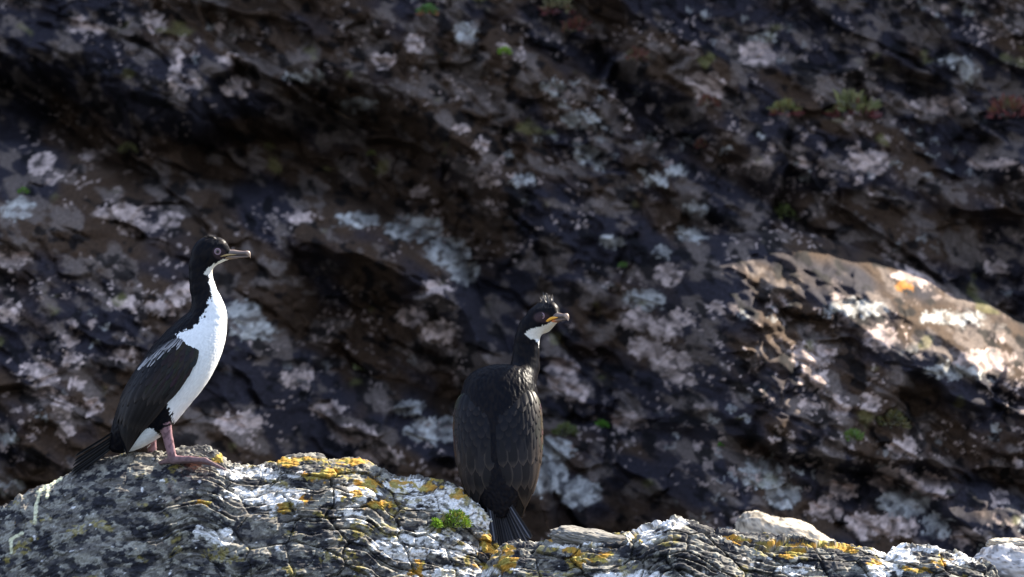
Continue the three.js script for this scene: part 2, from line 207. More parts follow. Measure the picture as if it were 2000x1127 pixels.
function makeLedge(name, label, crestPts, zPts, x0, x1, steep) {
  const L = { crest: curve(crestPts), z: curve(zPts) };
  const tab = []; for (let s = -0.6; s <= 1.2001; s += 0.01) tab.push(ledgeProfile(s, steep));
  L.table = (s) => { const u = clamp((s + 0.6) / 0.01, 0, tab.length - 1.001), i = Math.floor(u), f = u - i; return [lerp(tab[i][0], tab[i + 1][0], f), lerp(tab[i][1], tab[i + 1][1], f)]; };
  const xs = steps([[x0, Math.max(x0 + 1, -30), 10], [Math.max(x0 + 1, -30), Math.min(x1 - 1, 2030), 1.75], [Math.min(x1 - 1, 2030), x1, 10]].filter(([a, b]) => b > a));
  const ss_ = steps([[-0.55, -0.10, 0.012], [-0.10, 0.40, 0.0021], [0.40, 0.62, 0.0045], [0.62, 1.2, 0.03]]);
  const nu = xs.length, nv = ss_.length, pos = new Float32Array(nu * nv * 3), col = new Float32Array(nu * nv * 3);
  L.at = (px, s) => {
    const p = ledgePoint(L, px, s), e = 3, a = ledgePoint(L, px - e, s), b = ledgePoint(L, px + e, s), c = ledgePoint(L, px, s - 0.004), d = ledgePoint(L, px, s + 0.004);
    const ux = b[0] - a[0], uy = b[1] - a[1], uz = b[2] - a[2], vx = d[0] - c[0], vy = d[1] - c[1], vz = d[2] - c[2];
    let n0 = vy * uz - vz * uy, n1 = vz * ux - vx * uz, n2 = vx * uy - vy * ux; const l = Math.hypot(n0, n1, n2) || 1; n0 /= l; n1 /= l; n2 /= l;
    const k = ledgeDisp(p[0], p[1], p[2], s, px), hz = 0.75 * ss(0, 0.09, s); n0 *= 1 - hz; n1 *= 1 - hz; n2 = lerp(n2, 1, hz); const l2 = Math.hypot(n0, n1, n2); n0 /= l2; n1 /= l2; n2 /= l2;
    return [p[0] + n0 * k, p[1] + n1 * k, p[2] + n2 * k];
  };
  L.height = (x, z) => {                            // top of the rock below a point
    const px = x * PX + 1000; let best = -9; for (let s = -0.4; s < 0.5; s += 0.002) { const q = L.at(px, s); if (Math.abs(q[2] - z) < 0.0035 && q[1] > best) best = q[1]; } return best;
  };
  const base = [0.112, 0.103, 0.09], dark = [0.020, 0.020, 0.024], light = [0.23, 0.217, 0.18], white = [0.70, 0.68, 0.64], orange = [0.37, 0.20, 0.03], mustard = [0.27, 0.215, 0.05], guano = [0.60, 0.58, 0.38];
  let k = 0;
  for (let j = 0; j < nv; j++) for (let i = 0; i < nu; i++, k += 3) {
    const p = L.at(xs[i], ss_[j]), x = p[0], y = p[1], z = p[2]; pos[k] = x; pos[k + 1] = y; pos[k + 2] = z;
    const X = x * PX + 1000, Y = 563.5 - y * PX, jx = 16 * fbm(x * 22, y * 22, z * 22, 3) * 2, jy = 16 * fbm(x * 22 + 7, y * 22, z * 22, 3);
    let c = mixc(dark, base, ss(-0.22, 0.06, fbm(x * 13, y * 20, z * 13, 4)));
    c = mixc(c, light, (0.6 + 0.4 * ss(-0.2, 0.2, noise(x * 50, y * 50, z * 50))) * ss(0.03, 0.10, fbm(x * 34, y * 46, z * 34 + 3, 4) + 0.12 * fbm(x * 5, y * 6, 1, 2) + 0.02 * ss(300, 500, X)));
    c = mixc(c, dark, 0.92 * ss(0.09, 0.15, fbm(x * 32 + 8, y * 48, z * 32, 4)));
    const wv = spotValue(whiteSpots, X + jx, Y + jy) + 0.95 * fbm(x * 45, y * 60, z * 45, 3) + 0.12 * fbm(x * 6, y * 6, 8, 2);
    c = mixc(c, white.map((v) => v * (0.86 + 0.28 * fbm(x * 70, y * 70, z * 70, 2))), ss(0.34, 0.46, wv) * (1 - 0.85 * ss(0.12, 0.2, fbm(x * 60, y * 75, z * 60 + 4, 3))));
    const ov = spotValue(orangeSpots, X + jx * 1.2, Y + jy * 1.2) + 0.9 * fbm(x * 50, y * 60, z * 50 + 5, 3) - 0.1;
    c = mixc(c, mixc(orange, mustard, ss(-0.1, 0.25, noise(x * 40, y * 40, z * 40))), 0.95 * ss(0.42, 0.58, ov));
    const mv = fbm(x * 12 + 4, y * 17, z * 12, 4) + 0.12 * ss(500, 700, X) * (1 - ss(1250, 1400, X)) + 0.05 * noise(x * 3, y * 3, 6);
    c = mixc(c, mustard, 0.55 * ss(0.2, 0.3, mv) * ss(-0.1, 0.1, fbm(x * 70, y * 70, z * 70, 2)));
    if (X < 140) for (const [ax, ay, bx, by] of streaks) { const t = clamp(((X - ax) * (bx - ax) + (Y - ay) * (by - ay)) / ((bx - ax) ** 2 + (by - ay) ** 2)), dd = Math.hypot(X - lerp(ax, bx, t), Y - lerp(ay, by, t)) + 2.2 * noise(X / 5, Y / 5, 2); c = mixc(c, guano, 0.9 * (1 - ss(2.2, 4.2, dd))); }
    const f = 1 + 0.55 * noise(x * 240, y * 240, z * 240); col[k] = c[0] * f; col[k + 1] = c[1] * f; col[k + 2] = c[2] * f;
  }
  structure(mesh(name, gridGeometry(nu, nv, pos, col), M.rock), label, 'rock ledge');
  ledges.push(L); return L;
}
const dome = makeLedge('rock_ledge', 'domed grey rock ledge with orange lichen under both birds', [[-700, 1250], [-200, 1085], [0, 1002], [60, 968], [130, 936], [200, 905], [260, 893], [315, 889], [345, 878], [385, 872], [420, 884], [445, 903], [480, 911], [520, 908], [560, 899], [640, 901], [715, 907], [745, 925], [775, 939], [850, 951], [900, 966], [940, 986], [965, 1008], [990, 1046], [1020, 1090], [1060, 1140], [1120, 1190], [1200, 1230]], [[-700, -0.2], [0, 0], [300, 0.0], [385, -0.04], [450, -0.01], [560, -0.04], [700, -0.1], [850, -0.17], [1000, -0.25], [1200, -0.35]], -700, 1200, 1.0);
const ridge = makeLedge('rock_ledge', 'low rugged rock ledge with white and orange crust beyond the tail', [[900, 1180], [950, 1110], [975, 1072], [1000, 1058], [1040, 1056], [1080, 1060], [1180, 1062], [1225, 1058], [1245, 1045], [1270, 1030], [1295, 1020], [1322, 1014], [1350, 1021], [1400, 1038], [1450, 1056], [1500, 1064], [1600, 1064], [1700, 1066], [1735, 1078], [1770, 1072], [1840, 1074], [1900, 1092], [1940, 1112], [1965, 1140], [2100, 1210], [2700, 1300]], [[900, 0.05], [1100, 0.06], [1300, 0.05], [1700, -0.06], [2000, -0.12], [2700, -0.3]], 900, 2700, 0.95);

// ------------------------------------------------------------------ loose rocks
function makeRock(name, label, cx, cy, cz, sx, sy, sz, seedZ, tint, group, tilt = 0, shape = null, seg = 120) {
  const g = mergeVertices(new THREE.SphereGeometry(1, seg, seg / 2 | 0).deleteAttribute('uv').deleteAttribute('normal'), 1e-5), p = g.attributes.position, col = new Float32Array(p.count * 3);
  for (let i = 0; i < p.count; i++) {
    let x = p.getX(i), y = p.getY(i), z = p.getZ(i); const m = Math.pow(Math.abs(x) ** 3.2 + Math.abs(y) ** 3.2 + Math.abs(z) ** 3.2, -1 / 3.2); x *= m; y *= m; z *= m;
    const f = 1 + 0.14 * fbm(x * 1.3, y * 1.3, z * 1.3 + seedZ, 3) + 0.06 * ridged(x * 3, y * 7, z * 3 + seedZ, 3) + 0.025 * fbm(x * 14, y * 20, z * 14 + seedZ, 3); x *= f; y *= f; z *= f;
    let Y = y; if (shape) Y = y > 0 ? y * shape(x) : y;
    const c = Math.cos(tilt), s = Math.sin(tilt), X2 = x * sx, Y2 = Y * sy; const rg = 1 + (0.006 * ridged(X2 * 12, Y2 * 60, z * sz * 12 + seedZ, 3) + 0.010 * fbm(X2 * 28, Y2 * 40, z * sz * 28 + seedZ, 3)) / Math.max(0.03, sy); p.setXYZ(i, (X2 * c - Y2 * s) * (0.5 + 0.5 * rg), (X2 * s + Y2 * c) * rg, z * sz * (0.5 + 0.5 * rg));
    let t = mixc(tint, tint.map((v) => v * 0.45), ss(0.02, 0.2, fbm(x * 3, y * 5, z * 3 + seedZ + 3, 4))); t = mixc(t, [0.06, 0.05, 0.04], 0.8 * ss(0.16, 0.26, fbm(x * 7, y * 9, z * 7 + seedZ, 4)));
    const q = 1 + 0.3 * noise(x * 40, y * 40, z * 40); col[i * 3] = t[0] * q; col[i * 3 + 1] = t[1] * q; col[i * 3 + 2] = t[2] * q;
  }
  g.setAttribute('color', new THREE.BufferAttribute(col, 3)); g.computeVertexNormals();
  const o = mesh(name, g, M.rock); o.position.set(cx, cy, cz); return tag(o, label, 'rock', group);
}
const at = (px, py, z) => [wx(px) * (DIST - z) / DIST, wy(py) * (DIST - z) / DIST, z];
makeRock('boulder', 'sunlit cream boulder rising behind the low rock ledge', ...at(1532, 1068, -1.25), 0.118, 0.085, 0.10, 3.1, [0.42, 0.36, 0.28], null, 0, curve([[-1, 1.15], [-0.6, 1.02], [-0.2, 0.78], [0.2, 0.72], [0.6, 0.55], [1, 0.3]]));
makeRock('boulder', 'large whitish rock block beside the end of the ledge', ...at(1990, 1120, -0.22), 0.105, 0.058, 0.09, 8.4, [0.46, 0.43, 0.41], null, 0.02);
makeRock('stone', 'small lichen-stained stone on top of the whitish block', ...at(1978, 1068, -0.24), 0.055, 0.016, 0.05, 5.2, [0.34, 0.30, 0.24], null, -0.06);
makeRock('flat_stone', 'flat pale slab of stone lying beside the tail of the black-backed bird', ...at(1155, 1053, 0.05), 0.090, 0.019, 0.06, 6.7, [0.20, 0.185, 0.16], null, -0.13);

// ------------------------------------------------------------------ plants
function leafBlade(len, wid, bend, segs = 3) {      // a small pointed leaf along +y
  const pos = [], idx = [];
  for (let i = 0; i <= segs; i++) { const t = i / segs, w = wid * Math.sin(Math.PI * (0.15 + 0.85 * t)) * 0.5 + 1e-5, y = len * t, z = bend * t * t * len; pos.push(-w, y, z, w, y, z); }
  for (let i = 0; i < segs; i++) { const a = i * 2; idx.push(a, a + 1, a + 2, a + 1, a + 3, a + 2); }
  return [pos, idx];
}
function makeTuft(name, label, category, [x, y, z], n, rx, ry, len, wid, cols, group, dome_ = true, low = null) {
  const pos = [], col = [], idx = [], q = new THREE.Quaternion(), v = new THREE.Vector3(), dir = new THREE.Vector3(), up = new THREE.Vector3(0, 1, 0);
  for (let i = 0; i < n; i++) {
    const a = rnd() * 2 * Math.PI, u = rr(-0.15, 1), h = Math.sqrt(1 - clamp(u, 0, 1) ** 2) * Math.sqrt(rr(0.35, 1));
    dir.set(Math.cos(a) * h, Math.max(0.05, u), Math.sin(a) * h).normalize();
    const lump = 1 + 0.25 * noise(dir.x * 3 + x * 40, dir.y * 3, dir.z * 3 + i * 0), base = new THREE.Vector3(dir.x * rx, u * ry, dir.z * rx).multiplyScalar(dome_ ? lump * rr(0.75, 1) : 0.5);
    dir.x += rr(-0.7, 0.7); dir.z += rr(-0.7, 0.7); dir.y += rr(-0.2, 0.6); q.setFromUnitVectors(up, dir.normalize()); q.multiply(new THREE.Quaternion().setFromAxisAngle(up, rnd() * 6.28));
    const [p, ix] = leafBlade(len * rr(0.6, 1.2), wid, rr(-0.3, 0.5)), o = pos.length / 3; let c = cols[Math.floor(rnd() * cols.length)]; if (low && base.y < ry * rr(-0.1, 0.35)) c = low; const f = rr(0.75, 1.25);
    for (let k = 0; k < p.length; k += 3) { v.set(p[k], p[k + 1], p[k + 2]).applyQuaternion(q).add(base); pos.push(v.x, v.y, v.z); col.push(c[0] * f, c[1] * f, c[2] * f); }
    for (const w of ix) idx.push(o + w);
  }
  const g = new THREE.BufferGeometry(); g.setAttribute('position', new THREE.Float32BufferAttribute(pos, 3)); g.setAttribute('color', new THREE.Float32BufferAttribute(col, 3)); g.setIndex(idx); g.computeVertexNormals();
  const o = mesh(name, g, M.leaf); o.position.set(x, y, z); return tag(o, label, category, group);
}
function onLedge(L, px, py) { let best = null, bd = 1e9; for (let s = -0.1; s < 0.42; s += 0.002) { const p = L.at(px, s), d = Math.abs(563.5 - p[1] * PX - py); if (d < bd) { bd = d; best = p; } } return best; }
const lime = [[0.20, 0.34, 0.012], [0.26, 0.40, 0.02], [0.14, 0.26, 0.01]], moss = [[0.16, 0.19, 0.018], [0.24, 0.22, 0.03], [0.20, 0.24, 0.02], [0.12, 0.17, 0.012]];
{
  const a = onLedge(dome, 888, 1028), b = onLedge(dome, 848, 1028);
  makeTuft('moss_cushion', 'larger olive and yellow-green moss cushion on the white crusted ledge', 'moss', a, 1500, 0.036, 0.034, 0.0075, 0.0035, [...moss, ...lime], 'moss cushions on the ledge');
  makeTuft('moss_cushion', 'small bright lime-green moss cushion at the edge of the olive one', 'moss', b, 700, 0.017, 0.017, 0.006, 0.003, lime, 'moss cushions on the ledge');
}
const onCliff = (px, py) => { let X = px, Y = py; for (let i = 0; i < 4; i++) { const z = cliffZ(X, Y), k = (DIST - z) / DIST / CK; X = 1000 + (px - 1000) * k; Y = 563.5 + (py - 563.5) * k; } return [(X - 1000) / PX * CK, (563.5 - Y) / PX * CK, cliffZ(X, Y) + 0.006]; };
const herb = [[0.14, 0.15, 0.035], [0.18, 0.17, 0.05], [0.22, 0.19, 0.07]], red = [0.13, 0.018, 0.014], rust = [[0.14, 0.022, 0.016], [0.18, 0.05, 0.02], [0.12, 0.10, 0.03]];
for (const [px, py, r, label, cols, low] of [
  [1665, 225, 0.062, 'largest yellow-green leafy clump with red base on the cliff', herb, red],
  [1535, 222, 0.036, 'round olive clump beside the largest red-based clump on the cliff', [[0.16, 0.17, 0.04], [0.2, 0.16, 0.03]], red],
  [835, 28, 0.026, 'green and orange tuft high on the cliff above a pale round lichen', [[0.09, 0.2, 0.03], [0.08, 0.15, 0.02]], [0.3, 0.11, 0.03]],
  [986, 104, 0.016, 'tiny lime tuft alone on the pitted upper cliff', lime, null],
  [1540, 425, 0.036, 'low green tuft just above the sunlit crest of the outcrop', [[0.10, 0.14, 0.02], [0.14, 0.16, 0.03]], null],
  [1175, 834, 0.017, 'vivid green tuft low on the cliff near the black bird', [[0.09, 0.26, 0.012], [0.12, 0.3, 0.02]], null],
  [1104, 848, 0.028, 'dull olive moss tuft next to a vivid green tuft', [[0.09, 0.12, 0.02], [0.12, 0.13, 0.03]], null],
  [1411, 870, 0.011, 'tiny vivid green sprig under the dark face of the outcrop', [[0.09, 0.28, 0.012]], null],
  [1665, 858, 0.024, 'yellow-green moss patch in the hollow below the outcrop', [[0.12, 0.15, 0.02], [0.10, 0.2, 0.02]], null],
  [1740, 832, 0.040, 'brownish moss strip at the foot of the dark outcrop face', [[0.10, 0.10, 0.02], [0.13, 0.10, 0.02]], null],
  [46, 376, 0.013, 'small green sprig among lichens on the rounded shoulder of cliff', [[0.10, 0.24, 0.012], [0.12, 0.2, 0.02]], null],
  [250, 296, 0.022, 'faded yellow tuft in the dark recess of the cliff', [[0.13, 0.12, 0.03], [0.10, 0.09, 0.02]], null],
  [726, 302, 0.012, 'tiny yellow sprig under the dark overhanging lip', [[0.15, 0.17, 0.02]], null],
  [706, 722, 0.022, 'pale yellow-green lichen tuft on the lower cliff step', [[0.26, 0.28, 0.11], [0.2, 0.22, 0.08]], null],
  [1216, 522, 0.013, 'small green sprig beside the lichen-covered outcrop corner', [[0.10, 0.2, 0.02]], null],
  [1090, 25, 0.042, 'straw-coloured grassy tuft at the top of the red cleft', [[0.2, 0.17, 0.07], [0.16, 0.13, 0.05]], red],
  [1125, 58, 0.034, 'dark red stonecrop under the straw-coloured grassy tuft', rust, null],
  [1385, 205, 0.026, 'red-brown stonecrop halfway down the planted cleft', rust, null],
  [1380, 285, 0.026, 'red-brown stonecrop lowest in the planted cleft', rust, null],
  [1970, 225, 0.050, 'red and olive stonecrop beneath a smooth grey bulge', rust, red],
  [1245, 115, 0.028, 'red and straw stonecrop in the bend of the cleft', rust, null],
]) makeTuft('cliff_plant', label, 'plant', onCliff(px, py), 260, r, r * 0.85, r * 0.55, r * 0.16, cols, 'plants rooted in the cliff', true, low);

// ------------------------------------------------------------------ birds
// Bird space: photograph pixels of the standing pied bird, x forward, y up from its foot, z to its right side
const RINGS = [[226, 34, 12, 18], [238, 44, 23, 31], [260, 67, 40, 50], [288, 103, 56, 64], [315, 143, 62, 71], [353, 194, 64, 71], [383, 236, 55, 62], [403, 270, 41, 46], [409, 298, 31, 33]];
const catmull = (list, n) => { const out = []; for (let i = 0; i < list.length - 1; i++) { const a = list[Math.max(0, i - 1)], b = list[i], c = list[i + 1], d = list[Math.min(list.length - 1, i + 2)]; for (let k = 0; k < n; k++) { const t = k / n, t2 = t * t, t3 = t2 * t; out.push(b.map((_, q) => 0.5 * (2 * b[q] + (c[q] - a[q]) * t + (2 * a[q] - 5 * b[q] + 4 * c[q] - d[q]) * t2 + (3 * b[q] - a[q] - 3 * c[q] + d[q]) * t3))); } } out.push(list[list.length - 1]); return out; };
const smin = (a, b, k) => { const h = clamp(0.5 + 0.5 * (b - a) / k); return lerp(b, a, h) - k * h * (1 - h); };
function cone(px, py, pz, a, b) {                   // distance to a tapered capsule between [x, y, z, r] and [x, y, z, r]
  const bx = b[0] - a[0], by = b[1] - a[1], bz = b[2] - a[2], t = clamp(((px - a[0]) * bx + (py - a[1]) * by + (pz - a[2]) * bz) / (bx * bx + by * by + bz * bz));
  return Math.hypot(px - a[0] - bx * t, py - a[1] - by * t, pz - a[2] - bz * t) - lerp(a[3], b[3], t);
}
function surfaceNet(f, lo, hi, c) {                 // naive surface nets with a coarse skip
  const n = [0, 1, 2].map((i) => Math.ceil((hi[i] - lo[i]) / c / 4) * 4 + 1), [nx, ny, nz] = n, v = new Float32Array(nx * ny * nz).fill(1e3), id = (i, j, k) => (k * ny + j) * nx + i;
  for (let K = 0; K < nz - 1; K += 4) for (let J = 0; J < ny - 1; J += 4) for (let I = 0; I < nx - 1; I += 4) {
    const m = f(lo[0] + (I + 2) * c, lo[1] + (J + 2) * c, lo[2] + (K + 2) * c), far = Math.abs(m) > 8.5 * c;
    for (let k = 0; k <= 4; k++) for (let j = 0; j <= 4; j++) for (let i = 0; i <= 4; i++) { const q = id(I + i, J + j, K + k); if (far) { if (v[q] === 1e3) v[q] = m > 0 ? 999 : -999; } else if (Math.abs(v[q]) > 900) v[q] = f(lo[0] + (I + i) * c, lo[1] + (J + j) * c, lo[2] + (K + k) * c); }
  }
  const cell = new Int32Array(nx * ny * nz).fill(-1), pos = [], idx = [];
  for (let k = 0; k < nz - 1; k++) for (let j = 0; j < ny - 1; j++) for (let i = 0; i < nx - 1; i++) {
    let mask = 0; for (let q = 0; q < 8; q++) if (v[id(i + (q & 1), j + (q >> 1 & 1), k + (q >> 2))] < 0) mask |= 1 << q;
    if (mask === 0 || mask === 255) continue;
    let x = 0, y = 0, z = 0, m = 0;
    for (let q = 0; q < 8; q++) for (let b = 0; b < 3; b++) { const r = q | 1 << b; if (r === q) continue; const s0 = mask >> q & 1, s1 = mask >> r & 1; if (s0 === s1) continue; const f0 = v[id(i + (q & 1), j + (q >> 1 & 1), k + (q >> 2))], f1 = v[id(i + (r & 1), j + (r >> 1 & 1), k + (r >> 2))], t = f0 / (f0 - f1); x += (q & 1) + (b === 0 ? t : 0); y += (q >> 1 & 1) + (b === 1 ? t : 0); z += (q >> 2) + (b === 2 ? t : 0); m++; }
    cell[id(i, j, k)] = pos.length / 3; pos.push(lo[0] + (i + x / m) * c, lo[1] + (j + y / m) * c, lo[2] + (k + z / m) * c);
  }
  const quad = (a, b, d, e, flip) => { if (a < 0 || b < 0 || d < 0 || e < 0) return; if (flip) idx.push(a, d, b, b, d, e); else idx.push(a, b, d, b, e, d); };
  for (let k = 1; k < nz - 1; k++) for (let j = 1; j < ny - 1; j++) for (let i = 1; i < nx - 1; i++) {
    const s = v[id(i, j, k)] < 0;
    if (s !== v[id(i + 1, j, k)] < 0) quad(cell[id(i, j - 1, k - 1)], cell[id(i, j, k - 1)], cell[id(i, j - 1, k)], cell[id(i, j, k)], !s);
    if (s !== v[id(i, j + 1, k)] < 0) quad(cell[id(i - 1, j, k - 1)], cell[id(i, j, k - 1)], cell[id(i - 1, j, k)], cell[id(i, j, k)], s);
    if (s !== v[id(i, j, k + 1)] < 0) quad(cell[id(i - 1, j - 1, k)], cell[id(i, j - 1, k)], cell[id(i - 1, j, k)], cell[id(i, j, k)], !s);
  }
  return [pos, idx];
}
const whitePoly = [[412, 320], [398, 287], [376, 262], [350, 256], [350, 244], [330, 185], [290, 115], [330, 116], [347, 68], [440, 60], [500, 205], [500, 320]];
const thighPoly = [[285, 112], [318, 119], [333, 104], [340, 86], [349, 66], [330, 56], [285, 60]];
const ventPoly = [[246, 34], [262, 66], [300, 70], [316, 55], [300, 15], [246, 18]];
const chin = curve([[-14, -70], [-11, -46], [-3, -33], [8, -25], [17, -19.5], [38, -13.5], [60, -10]]);
const wingL = [curve([[0, 352], [0.15, 306], [0.35, 268], [0.55, 243], [0.75, 233], [0.9, 238], [1, 250]]), curve([[0, 258], [0.15, 226], [0.35, 181], [0.55, 131], [0.75, 80], [0.9, 44], [1, 19]])];
const wingR = [curve([[0, 378], [0.15, 389], [0.35, 373], [0.55, 339], [0.75, 300], [0.9, 272], [1, 251]]), curve([[0, 242], [0.15, 217], [0.35, 175], [0.55, 129], [0.75, 84], [0.9, 49], [1, 18]])];
const wingB = curve([[0, 50], [0.15, 70], [0.3, 80], [0.5, 82], [0.7, 73], [0.85, 58], [1, 38]]), wingGap = curve([[0, 6], [0.3, 1.5], [0.5, 2.5], [0.65, 8], [0.8, 13], [1, 22]]);
function makeBird(cfg) {
  const root = new THREE.Group(); root.name = numbered('cormorant'); scene.add(root);
  const U = 1 / PX, cp = Math.cos(cfg.pitch), sp = Math.sin(cfg.pitch), [ox, oy] = [312, 95];
  const tilt = (x, y) => [ox + (x - ox) * cp - (y - oy) * sp, oy + (x - ox) * sp + (y - oy) * cp], untilt = (x, y) => [ox + (x - ox) * cp + (y - oy) * sp, oy - (x - ox) * sp + (y - oy) * cp];
  const spine = catmull((cfg.rings ?? RINGS).map(([x, y, a, b], i) => [x, y, a, b, cfg.shift[i] ?? 0]), 9);
  const neck = cfg.neck, head = cfg.head, hm = new THREE.Matrix4().makeRotationFromEuler(new THREE.Euler(0, head.yaw, head.pitch, 'YZX')).setPosition(...head.at), hi = hm.clone().invert().elements;
  const toHead = (x, y, z) => [hi[0] * x + hi[4] * y + hi[8] * z + hi[12], hi[1] * x + hi[5] * y + hi[9] * z + hi[13], hi[2] * x + hi[6] * y + hi[10] * z + hi[14]];
  const torso = (x, y, z) => {
    const [u, v] = untilt(x, y); let best = 1e9, a = 1, b = 1, zc = 0;
    for (let i = 0; i < spine.length - 1; i++) { const p = spine[i], q = spine[i + 1], dx = q[0] - p[0], dy = q[1] - p[1], t = clamp(((u - p[0]) * dx + (v - p[1]) * dy) / (dx * dx + dy * dy)), d = Math.hypot(u - p[0] - dx * t, v - p[1] - dy * t), aa = lerp(p[2], q[2], t), s = d / aa; if (s < best) { best = s; a = aa; b = lerp(p[3], q[3], t); zc = lerp(p[4], q[4], t); } }
    return (Math.hypot(best, (z - zc) / b) - 1) * Math.min(a, b);
  };
  const headSdf = (x, y, z) => {
    const [u, v, w0] = toHead(x, y, z), w = w0 * 1.18;
    let d = cone(u, v, w, [-5, 1, 0, 27], [14, 5, 0, 22.5]);
    d = smin(d, cone(u, v, w, [14, 3, 0, 20], [38, -5, 0, 8]), 7); d = smin(d, cone(u, v, w, [-6, -14, 0, 21], [32, -11, 0, 6]), 8);
    return d;
  };
  const limbs = (x, y, z) => {
    let d = 1e9;
    for (const L of cfg.legs) {
      d = Math.min(d, cone(x, y, z, L.knee, L.shank)); d = smin(d, cone(x, y, z, L.shank, L.ankle), 3);
      for (const toe of L.toes) for (let i = 0; i < toe.length - 1; i++) d = smin(d, cone(x, y, z, toe[i], toe[i + 1]), 4);
    }
    return d;
  };
  const sdf = (x, y, z) => {
    let d = y > 10 ? torso(x, y, z) : 1e9;
    for (let i = 0; i < neck.length - 1; i++) d = smin(d, cone(x, y, z, neck[i], neck[i + 1]), i ? 6 : cfg.neckBlend);
    d = smin(d, headSdf(x, y, z), 9);
    if (y < 150) { for (const L of cfg.legs) d = smin(d, cone(x, y, z, L.hip, L.knee), 9); d = smin(d, limbs(x, y, z), 3); }
    return d;
  };
  const [pos, idx] = surfaceNet(sdf, cfg.lo, cfg.hi, 2.1), nV = pos.length / 3, col = new Float32Array(nV * 3), out = new Float32Array(nV * 3);
  for (let r = 0; r < nV; r++) { let x = pos[r * 3], y = pos[r * 3 + 1], z = pos[r * 3 + 2]; const e = 0.6, f0 = sdf(x, y, z), gx = sdf(x + e, y, z) - f0, gy = sdf(x, y + e, z) - f0, gz = sdf(x, y, z + e) - f0, l = Math.hypot(gx, gy, gz) || 1, k = clamp(f0, -1.2, 1.2) / l; pos[r * 3] -= gx * k; pos[r * 3 + 1] -= gy * k; pos[r * 3 + 2] -= gz * k; }
  for (let it = 0; it < 10; it++) {                  // fair the surface: shrink, then push back out
    const sum = new Float32Array(nV * 3), cnt = new Uint8Array(nV), w = it % 2 ? -0.52 : 0.5;
    for (let t = 0; t < idx.length; t += 3) for (let q = 0; q < 3; q++) { const A = idx[t + q], B = idx[t + (q + 1) % 3]; for (let d = 0; d < 3; d++) { sum[A * 3 + d] += pos[B * 3 + d]; sum[B * 3 + d] += pos[A * 3 + d]; } cnt[A]++; cnt[B]++; }
    for (let r = 0; r < nV; r++) for (let d = 0; d < 3; d++) pos[r * 3 + d] += w * (sum[r * 3 + d] / cnt[r] - pos[r * 3 + d]);
  }
  const black = [0.0042, 0.0042, 0.0058], white = [0.74, 0.74, 0.72], skin = [0.25, 0.145, 0.15], face = [0.035, 0.022, 0.024], brownish = [0.0085, 0.007, 0.0072];
  for (let i = 0; i < nV; i++) {
    let x = pos[i * 3], y = pos[i * 3 + 1], z = pos[i * 3 + 2];
    for (let r = 1; r < 2; r++) { const e = 0.6, f0 = sdf(x, y, z), gx = sdf(x + e, y, z) - f0, gy = sdf(x, y + e, z) - f0, gz = sdf(x, y, z + e) - f0, l = Math.hypot(gx, gy, gz) || 1; { const nx = gx / l, ny = gy / l, nz = gz / l;
      const leg = limbs(x, y, z) < 1.2, [u, v] = untilt(x, y), h = toHead(x, y, z), nearHead = Math.hypot(h[0] - 8, h[1], h[2]) < 48 || (h[0] > -14 && h[1] < 0 && h[1] > -46 && Math.hypot(h[0], h[1], h[2]) < 62);
      const al = 0.56 * x + 0.83 * y, ac = 0.83 * x - 0.56 * y, n1 = noise(ac / 4.5, al / 15, z / 4.5), n2 = noise(ac / 2.3, al / 9, z / 2.3 + 9), ju = 6.5 * n1 + 5.5 * n2, jv = 4 * noise(x / 5 + 30, y / 9, z / 5) + 4 * noise(x / 2.2, y / 5, z / 2.2 + 40);
      let c = black, lift = 0, throat = false;
      if (leg) { c = mixc(skin, [0.13, 0.075, 0.08], ss(0, 0.3, n1)); if (y < 14) c = mixc(c, [0.14, 0.10, 0.095], 0.6); lift = 0.5 * Math.max(0, noise(x / 1.5, y / 2.2, z / 1.5)); }
      else {
        lift = 1.1 * n1 + 0.8 * n2;
        c = mixc(black, brownish, ss(-0.2, 0.4, n1));
        // throat and neck
        let nd = 1e9, nt = 0, ni = 0; for (let q = 0; q < neck.length - 1; q++) { const d = cone(x, y, z, neck[q], neck[q + 1]); if (d < nd) { nd = d; ni = q; } }
        if (nearHead) { lift *= 0.35; if (h[1] + 0.35 * jv < chin(h[0] + 0.5 * ju) + cfg.chinUp && h[0] > -13 - cfg.chinUp + 0.5 * ju) { c = white; throat = true; } }
        if (nd < 4 && !(nearHead && h[1] > -40)) {
          lift *= 0.5; const A = neck[ni], B = neck[ni + 1], t = clamp(((x - A[0]) * (B[0] - A[0]) + (y - A[1]) * (B[1] - A[1]) + (z - A[2]) * (B[2] - A[2])) / ((B[0] - A[0]) ** 2 + (B[1] - A[1]) ** 2 + (B[2] - A[2]) ** 2)), cx = lerp(A[0], B[0], t), cz = lerp(A[2], B[2], t), f = (ni + t) / (neck.length - 1), ang = head.yaw * ss(0.2, 0.9, f), fr = ((x - cx) * Math.cos(ang) - (z - cz) * Math.sin(ang)) / lerp(A[3], B[3], t);
          if (fr + 0.06 * ju * 0.6 > cfg.bib(f)) c = white;
        }
        if (inPoly(whitePoly, u + ju * 0.9, v + jv * 0.9) && !(cfg.darkNape && v > 190)) c = white;
        if (c === white && Math.abs(z) > 12 && inPoly(thighPoly, u + ju * 0.9, v + jv * 0.7)) c = black;
        if (inPoly(ventPoly, u + ju * 0.5, v + jv * 0.5)) c = white;
        if (nd > 3 && !nearHead) for (const L of cfg.legs) if (cone(x + 0.5 * ju, y + 0.9 * jv, z, L.hip, L.knee) < 3 && c === white) c = black;
